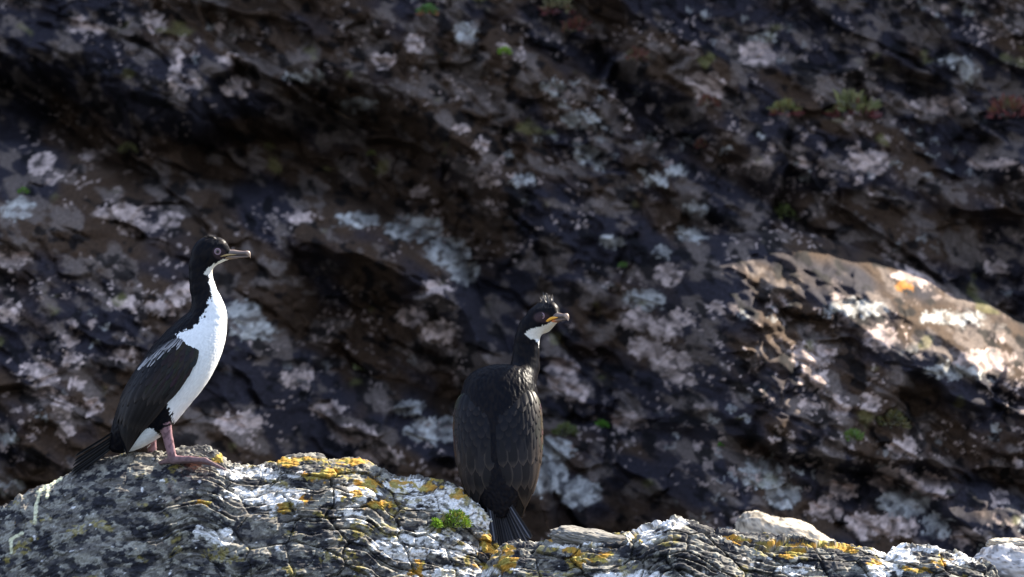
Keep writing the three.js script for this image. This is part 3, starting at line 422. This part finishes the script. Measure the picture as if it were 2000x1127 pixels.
        if (nearHead && c !== white) { const de = Math.hypot(h[0] - 15, h[1] + 1); c = mixc(c, face, (1 - ss(10, 15, Math.hypot(h[0] - 20, (h[1] + 5) * 1.2))) * 0.9); if (de < 13 && Math.abs(h[2]) > 8) c = mixc(c, [0.05, 0.033, 0.036], 0.6 * (1 - ss(7, 11, de))); if (h[0] > 4 && h[1] > 14) c = mixc(c, [0.05, 0.042, 0.036], 0.6 * ss(-0.2, 0.3, n2)); }  // face skin around the eye; forehead streaks painted paler as if sunlit
        if (c === white) { const s = 0.93 + 0.16 * n2, w = throat ? [0.60, 0.56, 0.48] : white; c = [w[0] * s, w[1] * s, w[2] * s]; lift *= 0.45; }
      }
      out[i * 3] = (x + nx * lift) * U; out[i * 3 + 1] = (y + ny * lift) * U; out[i * 3 + 2] = (z + nz * lift) * U; col[i * 3] = c[0]; col[i * 3 + 1] = c[1]; col[i * 3 + 2] = c[2];
    } }
  }
  const g = new THREE.BufferGeometry(); g.setAttribute('position', new THREE.BufferAttribute(out, 3)); g.setAttribute('color', new THREE.BufferAttribute(col, 3)); g.setIndex(idx); g.computeVertexNormals();
  const body = mesh('body', g, M.plumage, root);

  // a feather blade laid on surf(t, k) -> [x, y, z] (bird pixels), from root to tip along t
  const sheet = (nu, nv, fn, colour) => { const p = new Float32Array(nu * nv * 3), c = new Float32Array(nu * nv * 3); let q = 0; for (let j = 0; j < nv; j++) for (let i = 0; i < nu; i++, q += 3) { const a = fn(i / (nu - 1) * 2 - 1, j / (nv - 1)), b = colour(i / (nu - 1) * 2 - 1, j / (nv - 1)); p[q] = a[0] * U; p[q + 1] = a[1] * U; p[q + 2] = a[2] * U; c[q] = b[0]; c[q + 1] = b[1]; c[q + 2] = b[2]; } return gridGeometry(nu, nv, p, c); };
  for (const side of [1, -1]) {
    const arcK = (w) => w < 0.6 ? 0.55 * (1 - Math.cos(w / 0.6 * Math.PI / 2)) : 0.55 + 0.45 * (w - 0.6) / 0.4;
    const surf = (t, w) => { const tt = clamp(t, 0, 1), k = arcK(w), x = lerp(wingL[0](tt), wingR[0](tt), k), y = lerp(wingL[1](tt), wingR[1](tt), k), f = w < 0.6 ? Math.sin(w / 0.6 * Math.PI / 2) : 1 - 0.10 * ((w - 0.6) / 0.4) ** 2, g0 = wingGap(tt), B = (cfg.wingB ?? wingB)(tt), [u, v] = tilt(x, y); return [u, v, side * (g0 + (B - g0) * f)]; };
    const surfN = (t, k) => { const e = 0.02, a = surf(t - e, k), b = surf(t + e, k), c = surf(t, Math.max(0.03, k) - e), d = surf(t, Math.max(0.03, k) + e), n = new THREE.Vector3(b[0] - a[0], b[1] - a[1], b[2] - a[2]).cross(new THREE.Vector3(d[0] - c[0], d[1] - c[1], d[2] - c[2])).normalize(); if (n.z * side < 0 && Math.abs(n.z) > 0.05) n.negate(); return n; };
    const wing = mesh('wing', sheet(19, 25, (u, v) => { const k = (u + 1) / 2; return surf(0.01 + v * 0.97, k); }, () => black), M.feather, root);
    const lay = (t0, t1, k0, k1, wid, lift0, lift1, tone, tipTone, ragged = false) => {
      const fn = (u, v) => {
        const t = lerp(t0, t1, v), kc = lerp(k0, k1, v), shape = v < 0.7 ? 0.75 + 0.25 * v / 0.7 : Math.pow(Math.max(0, 1 - (v - 0.7) / 0.3), 0.62), span = Math.hypot(wingR[0](t) - wingL[0](t), wingR[1](t) - wingL[1](t)) * 0.62 + (cfg.wingB ?? wingB)(t) * 0.85, k = clamp(kc + u * shape * wid / span, -0.02, 1.03), p = surf(t, Math.max(0, k)), n = surfN(t, Math.max(0, k)), h = lerp(lift0, lift1, v) + 0.9 * (1 - u * u) + (Math.abs(u) < 0.05 ? 0.5 : 0);
        return [p[0] + n.x * h, p[1] + n.y * h, p[2] + n.z * h];
      };
      mesh('feather', sheet(7, 10, fn, (u, v) => mixc(tone, tipTone, ragged ? ss(0.45, 0.7, v + 0.25 * u * (hsh(t0 * 999 | 0, k0 * 999 | 0, 3) - 0.5)) * (rnd() > 0.3 ? 1 : 0.25) : ss(t1 - t0 > 0.2 ? 0.8 : 0.55, 1, Math.max(v, Math.abs(u) * 0.97)))), M.feather, wing);
    };
    const dark = () => { const f = rr(0.75, 1.3); return [0.0048 * f, 0.0046 * f, 0.0058 * f]; }, brown = () => { const f = rr(0.75, 1.3); return [0.034 * f, 0.026 * f, 0.021 * f]; };
    const fl = (k) => { const f = rr(0.65, 1.35), o = ss(0.2, 0.6, k); return mixc([0.011, 0.0095, 0.0095], cfg.wingBrown, 0.7 * o).map((v) => v * f); }, fe = () => { const f = rr(0.7, 1.3) * cfg.edge; return [0.062 * f, 0.048 * f, 0.039 * f]; };
    for (let i = 0; i < 8; i++) { const k = 0.10 + i * 0.115, L = lerp(0.90, 1.0, i / 7); lay(lerp(0.45, 0.6, i / 7), L, k * 0.9, lerp(0.35, 0.7, i / 7), 11, 0.4, 1.4, fl(k), fe()); }      // primaries
    for (let i = 0; i < 9; i++) { const k = 0.05 + i * 0.11; lay(0.38 + 0.04 * i / 8, lerp(0.76, 0.88, i / 8) - rr(0, 0.03), k, k, 10, 0.6, 2.2 + 4 * (1 - k) ** 3, fl(k), fe()); }           // secondaries
    for (let i = 0; i < 10; i++) { const k = 0.04 + i * 0.102; lay(0.34, 0.60 + rr(-0.03, 0.03), k, k, 8.5, 1.0, 2.8 + 2 * (1 - k) ** 3, fl(k), fe()); }                             // greater coverts
    for (let r = 7; r >= 0; r--) for (let i = 0; i < 11; i++) {                                                                                               // lesser coverts and scapulars
      const t0 = 0.015 + r * 0.052, k = 0.03 + (i + (r % 2) * 0.5) * 0.09 + rr(-0.01, 0.01); if (k > 1) continue;
      const tip = Math.min(0.98, t0 + 0.135 + rr(-0.01, 0.02)), [bx, by] = [lerp(wingL[0](tip), wingR[0](tip), arcK(k)), lerp(wingL[1](tip), wingR[1](tip), arcK(k))];
      const bar = Math.abs((bx - 262) * 0.565 - (by - 170) * 0.825) < 6.5 + rr(-3, 2) && bx > 256 && bx < 352 && k > 0.16, d = mixc(dark(), cfg.wingBrown.map((v) => v * rr(0.7, 1.3)), ss(0.38, 0.68, k + rr(-0.05, 0.05))), wt = cfg.bar * rr(0.6, 1.1);
      lay(t0, tip, k, k, rr(6.2, 7.6), 1.0, 2.3 + rr(-0.4, 0.6), d, mixc(d, [d[0] + 0.02, d[1] + 0.015, d[2] + 0.012], cfg.worn));
      if (bar && cfg.bar) for (let q = -1; q <= 1; q++) lay(t0 + 0.03 + rr(-0.02, 0.02), tip + rr(-0.03, 0.02), k + q * 0.028 + rr(-0.012, 0.012), k + q * 0.028 + rr(-0.02, 0.02), rr(1.1, 1.9), 1.6, 3.1, [wt * 0.5, wt * 0.49, wt * 0.5], [wt, wt * 0.97, wt * 0.96]);
    }
  }
  // tail: stiff separate feathers, the middle ones on top
  const tail = new THREE.Group(); tail.name = 'tail'; root.add(tail);
  for (let i = 0; i < 12; i++) {
    const s = (i - 5.5) / 5.5, a = s * 0.19, len = 114 - 30 * s * s + rr(-3, 3), [bx, by] = tilt(232, 46), td = cfg.pitch + Math.PI + 0.66 + cfg.tailDrop, dx = Math.cos(td), dy = Math.sin(td), nx = dy, ny = -dx, f = rr(0.7, 1.3);
    const fn = (u, v) => { const w = (v < 0.85 ? 5.2 + 2.6 * v : 7.4 * Math.sqrt(Math.max(0, 1 - ((v - 0.85) / 0.15) ** 2))) * u, l = v * len, lat = s * 20 + Math.sin(a) * l + w * Math.cos(a) + cfg.tailLat * v, drop = 5 + 13 * s * s - 1.4 * (1 - u * u) + 2.5 * v * v - (Math.abs(u) < 0.1 ? 0.7 : 0) + (i % 2) * 1.0, d0 = -(drop - 8), ct = Math.cos(cfg.tailTwist), st = Math.sin(cfg.tailTwist), dn = d0 * ct + lat * st, la = lat * ct - d0 * st; return [bx + dx * l * Math.cos(a) - nx * dn, by + dy * l * Math.cos(a) - ny * dn, la]; };
    mesh('tail_feather', sheet(7, 14, fn, (u, v) => Math.abs(u) < 0.1 ? [0.10, 0.10, 0.11] : mixc([0.008 * f, 0.008 * f, 0.0095 * f], v > 0.9 ? [0.10, 0.08, 0.06] : [0.04, 0.034, 0.03], ss(0.6, 1, Math.abs(u)) * 0.7 + (v > 0.93 ? 0.3 : 0))), M.feather, tail);
  }
  // webs between the toes
  for (const L of cfg.legs) for (let q = 0; q < L.toes.length - 1; q++) {
    const A = L.toes[q], B = L.toes[q + 1], along = (T, v) => { const f = v * (T.length - 1), i = Math.min(T.length - 2, Math.floor(f)), t = f - i; return [0, 1, 2].map((k) => lerp(T[i][k], T[i + 1][k], t)); };
    mesh('web', sheet(7, 9, (u, v) => { const w = (u + 1) / 2, scal = 1 - 0.16 * Math.sin(Math.PI * w), a = along(A, v * 0.95 * scal), b = along(B, v * 0.95 * scal); return [lerp(a[0], b[0], w), lerp(a[1], b[1], w) - 1.2 * Math.sin(Math.PI * w) * v, lerp(a[2], b[2], w)]; }, () => [1, 1, 1]), M.web, root);
  }
  // head furniture, in head space
  const hg = (geo) => { geo.applyMatrix4(hm.clone().premultiply(new THREE.Matrix4().makeScale(U, U, U))); geo.computeVertexNormals(); return geo; };
  const loft = (rings, colour, n = 20) => { const m = rings.length, p = new Float32Array((n + 1) * m * 3), c = new Float32Array((n + 1) * m * 3); let q = 0; for (let j = 0; j < m; j++) for (let i = 0; i <= n; i++, q += 3) { const [x, y, ry, rz] = rings[j], th = i / n * 2 * Math.PI, C = Math.cos(th), S = Math.sin(th); p[q] = x; p[q + 1] = y + ry * Math.sign(C) * Math.abs(C) ** 0.9; p[q + 2] = rz * S; const k = colour(x, y + ry * C, S); c[q] = k[0]; c[q + 1] = k[1]; c[q + 2] = k[2]; } return gridGeometry(n + 1, m, p, c); };
  const horn = [0.13, 0.088, 0.068], hornDark = [0.05, 0.037, 0.033], tipc = [0.34, 0.23, 0.16];
  const upper = loft(catmull([[28, -4, 3, 6], [36, -4, 6.5, 8], [46, -3.2, 6.6, 7.2], [56, -3.4, 5.0, 5.8], [66, -3.6, 4.3, 5], [72, -3.6, 4.9, 4.8], [76.5, -5.0, 5.4, 4.0], [79, -8.2, 4.6, 2.6], [79.2, -12, 2.0, 1.4], [78.8, -13.6, 0.2, 0.2]], 4), (x, y) => mixc(mixc(hornDark, horn, ss(-9, 2, y)), tipc, ss(68, 78, x)));
  mesh('upper_bill', hg(upper), M.bill, root);
  const lower = loft(catmull([[20, -12, 2.5, 7], [30, -11.6, 4.6, 8], [42, -11.2, 4.4, 6.6], [56, -10.6, 2.8, 4.6], [68, -10.2, 2.2, 3.6], [75, -10.2, 1.4, 2.4], [76.5, -10.2, 0.2, 0.2]], 4), (x, y) => mixc(mixc(cfg.gape, horn, ss(28, 50, x)), [0.09, 0.065, 0.05], 0.5 * ss(52, 60, x)));
  const lowerBill = mesh('lower_bill', hg(lower), M.bill, root);
  for (const s of [1, -1]) {
    const strip = loft(catmull([[18, 0, 0.3, 0.3], [24, 1, 1.5, 1.6], [32, 2.8, 1.9, 1.8], [42, 3.6, 1.4, 1.6], [52, 3.6, 0.3, 0.4]], 4), () => cfg.stripe, 8); strip.scale(1, cfg.gapeSize, cfg.gapeSize); strip.translate(0, -10.0 - (cfg.gapeSize - 1) * 3.2, 0); const p = strip.attributes.position; for (let i = 0; i < p.count; i++) p.setZ(i, p.getZ(i) + s * lerp(13.4, 6.2, clamp((p.getX(i) - 18) / 30)));
    mesh('gape_stripe', hg(strip), M.bill, lowerBill);
    const eye = mesh('eye', hg(new THREE.SphereGeometry(5.0, 24, 16).scale(1, 1, 0.62).rotateY(s * 0.2).translate(15.5, -0.5, s * 18.2)), M.iris, root);
    mesh('eye_ring', hg(new THREE.TorusGeometry(5.5, 1.2, 10, 32).rotateY(s * 0.2).translate(15.8, -0.5, s * 19.4)), M.ring, eye);
    mesh('pupil', hg(new THREE.SphereGeometry(2.7, 16, 12).scale(1, 1, 0.6).rotateY(s * 0.2).translate(16.1, -0.5, s * 20.3)), M.pupil, eye);
  }
  // crest and loose plumes: narrow blades
  const blades = (list, tone) => { const gs = list.map(([x, y, z, dx, dy, dz, len, w]) => { const d = new THREE.Vector3(dx, dy, dz).normalize(), side = new THREE.Vector3(0, 0, 1).addScaledVector(d, -d.z).normalize(), tw = rr(-0.6, 0.6); side.applyAxisAngle(d, tw); const f = rr(0.7, 1.4); return sheet(3, 6, (u, v) => { const ww = w * u * (v < 0.5 ? 0.7 + 0.6 * v : 2 * (1 - v) + 0.04), b = 0.22 * len * v * v; return [x + d.x * len * v + side.x * ww - b * 0.5, y + d.y * len * v + side.y * ww - b * 0.3, z + d.z * len * v + side.z * ww]; }, (u, v) => mixc(tone, tone.map((q) => q * 3.2), v * 0.6).map((q) => q * f)); }); return mergeGeometries(gs); };
  const crest = []; for (let i = 0; i < cfg.crest.n; i++) { const x = rr(-6, 26), z = rr(-9, 9); crest.push([x, 27 - 0.022 * (x - 8) ** 2 - 0.05 * z * z, z, -0.75 + cfg.crest.up * 0.5 + rr(-0.3, 0.3), 0.25 + cfg.crest.up * rr(0.2, 1), rr(-0.3, 0.3), rr(6, 11) * (1 + cfg.crest.up * rr(0.1, 1.3)), rr(0.9, 1.6) * (1 + 0.3 * cfg.crest.up)]); }
  { const cg = blades(crest, [0.04, 0.036, 0.034]); cg.scale(PX, PX, PX); mesh('crest', hg(cg), M.feather, root); }
  const tuft = []; for (const L of cfg.legs) for (let i = 0; i < 26; i++) { const a = rr(0, 6.28), k = L.knee; tuft.push([k[0] + Math.cos(a) * k[3] * 0.85, k[1] + rr(-4, 8), k[2] + Math.sin(a) * k[3] * 0.85, Math.cos(a) * 0.2 - 0.1, -1, Math.sin(a) * 0.2, rr(9, 17), rr(1.6, 2.8)]); }
  mesh('thigh_feathers', blades(tuft, [0.012, 0.012, 0.015]), M.feather, root);
  const vent = []; for (let i = 0; i < 44; i++) { const [vx, vy] = tilt(rr(236, 300), 0), [, y0] = tilt(vx, 40); vent.push([vx, y0 + rr(-2, 10), rr(-26, 26), -0.6, -0.7, rr(-0.2, 0.2), rr(8, 15), rr(1.5, 2.6)]); }
  if (cfg.vent) mesh('undertail_feathers', blades(vent, [0.45, 0.44, 0.42]), M.feather, root);
  return root;
}
const leg = (dx, z, zf, toes, hipX = 0, dy = 0) => ({ hip: [312 + hipX, 108, z, 30], knee: [322 + dx * 0.55, 78, z, 15], shank: [326 + dx * 0.8, 66, lerp(z, zf, 0.2), 10.5], ankle: [338 + dx, 10 + dy, zf, 8.2], toes });
{
  // pied bird in profile
  const Y0 = 0;
  const near = [[[336, 8, 34, 7], [318, 3, 20, 3.5], [304, 1, 4, 2]], [[340, 8, 30, 7], [372, 4, 8, 4.4], [398, 1, -2, 2.4]], [[341, 8, 34, 7.5], [385, 6, 28, 4.8], [424, -2, 24, 2.4]], [[343, 9, 37, 8], [372, 10, 44, 5.6], [404, 8, 52, 4.8], [444, -11, 60, 2.2]]];
  const far = [[[298, 8, -30, 6], [284, 3, -14, 3.2], [276, 1, 0, 2]], [[300, 8, -26, 6], [326, 4, -8, 4], [346, 1, 0, 2.2]], [[301, 8, -30, 6.5], [340, 5, -24, 4.2], [372, 0, -20, 2.2]], [[302, 8, -34, 6.5], [340, 6, -42, 4.2], [385, 0, -50, 2.2]]];
  const b = makeBird({
    pitch: 0, shift: [], lo: [190, -22, -92], hi: [470, 460, 92], darkNape: false, worn: 0.25, vent: true, tailDrop: 0, tailLat: 0, tailTwist: -0.4, bar: 0.42, edge: 0.5, gapeSize: 1, neckBlend: 12, chinUp: 0, wingBrown: [0.017, 0.0135, 0.012],
    neck: [[408, 292, 0, 32], [404, 318, 0, 27], [397, 342, 0, 24], [393, 364, 0, 22], [393, 386, 0, 22], [399, 404, 0, 25]],
    head: { at: [411, 414, 0], yaw: 0, pitch: 0 }, bib: curve([[0, 0.12], [0.3, 0.55], [0.6, 0.72], [0.85, 0.6], [1, 0.8]]),
    legs: [leg(2, 36, 36, near), leg(-40, -36, -36, far, -6)], gape: [0.17, 0.105, 0.05], stripe: [0.30, 0.20, 0.075], crest: { n: 80, up: 0.22 },
  });
  b.position.set(wx(0), wy(905), 0.035);
  tag(b, 'pied cormorant with white breast standing in profile on the domed ledge', 'bird');
}
{
  // dark bird seen from behind, head turned to its right
  const roll = 0.07, yaw = Math.PI / 2 - 0.10, q = new THREE.Quaternion().setFromAxisAngle(new THREE.Vector3(0, 0, 1), roll).multiply(new THREE.Quaternion().setFromAxisAngle(new THREE.Vector3(0, 1, 0), yaw));
  const foot = [986, 1018], Z = -0.25, KZ = (DIST - Z) / DIST, pivot = new THREE.Vector3(318, 0, 0), base = new THREE.Vector3(wx(foot[0]) * KZ, wy(foot[1]) * KZ, Z);
  /* photograph pixel to bird space */ const local = (px, py, dz, r) => { const v = new THREE.Vector3(wx(px) * KZ - base.x, wy(py) * KZ - base.y, dz).applyQuaternion(q.clone().invert()).multiplyScalar(PX).add(pivot); return [v.x, v.y, v.z, r]; };
  const toes = (x, z, s) => [[[x - 2, 8, z, 7], [x - 18, 3, z - s * 16, 3.5], [x - 30, 2, z - s * 26, 2]], [[x, 8, z - s * 4, 7], [x + 30, 4, z - s * 18, 4.4], [x + 54, 2, z - s * 24, 2.4]], [[x, 8, z, 7.5], [x + 44, 6, z, 4.8], [x + 80, 2, z, 2.4]], [[x, 9, z + s * 3, 8], [x + 40, 8, z + s * 9, 4.8], [x + 78, 2, z + s * 12, 2.2]]];
  const D = -0.125, c = makeBird({
    pitch: 0.24, shift: [0, 0, 0, 0, 0, 0, 2, 4], lo: [180, -52, -95], hi: [520, 480, 150], darkNape: true, worn: 0.5, vent: false, tailDrop: 0.12, tailLat: 26, tailTwist: 0, bar: 0, edge: 0.75, gapeSize: 1.7, neckBlend: 24, chinUp: 2, wingBrown: [0.050, 0.036, 0.027],
    rings: [...RINGS.slice(0, 5), [353, 194, 62, 76], [380, 232, 54, 78], [394, 254, 42, 72]], wingB: curve([[0, 60], [0.06, 74], [0.14, 82], [0.3, 86], [0.5, 84], [0.7, 74], [0.85, 59], [1, 38]]),
    neck: [local(1016, 750, D + 0.03, 33), local(1026, 716, D + 0.005, 28), local(1028, 690, D, 25.5), local(1029, 664, D, 23.5), local(1037, 641, D, 23.5), local(1052, 622, D, 25)],
    head: { at: local(1067, 616, D, 0).slice(0, 3), yaw: -(Math.PI / 2 - 0.10 + 1.0), pitch: 0 }, bib: curve([[0, 0.5], [0.5, 0.86], [0.8, 0.7], [1, 0.8]]),
    legs: [leg(0, 32, -4, toes(338, -4, 1).map((t) => t.map(([a, b, c, d]) => [a, b - 24, c, d])), 0, -24), leg(-10, -34, -42, toes(328, -42, -1).map((t) => t.map(([a, b, c, d]) => [a, b + 22, c, d])), 0, 22)], gape: [0.62, 0.17, 0.02], stripe: [0.72, 0.34, 0.03], crest: { n: 64, up: 1 },
  });
  c.quaternion.copy(q); c.position.copy(base).sub(pivot.multiplyScalar(1 / PX).applyQuaternion(q));
  tag(c, 'dark cormorant seen from behind with its head turned and crest raised', 'bird');
}
renderer.render(scene, camera);
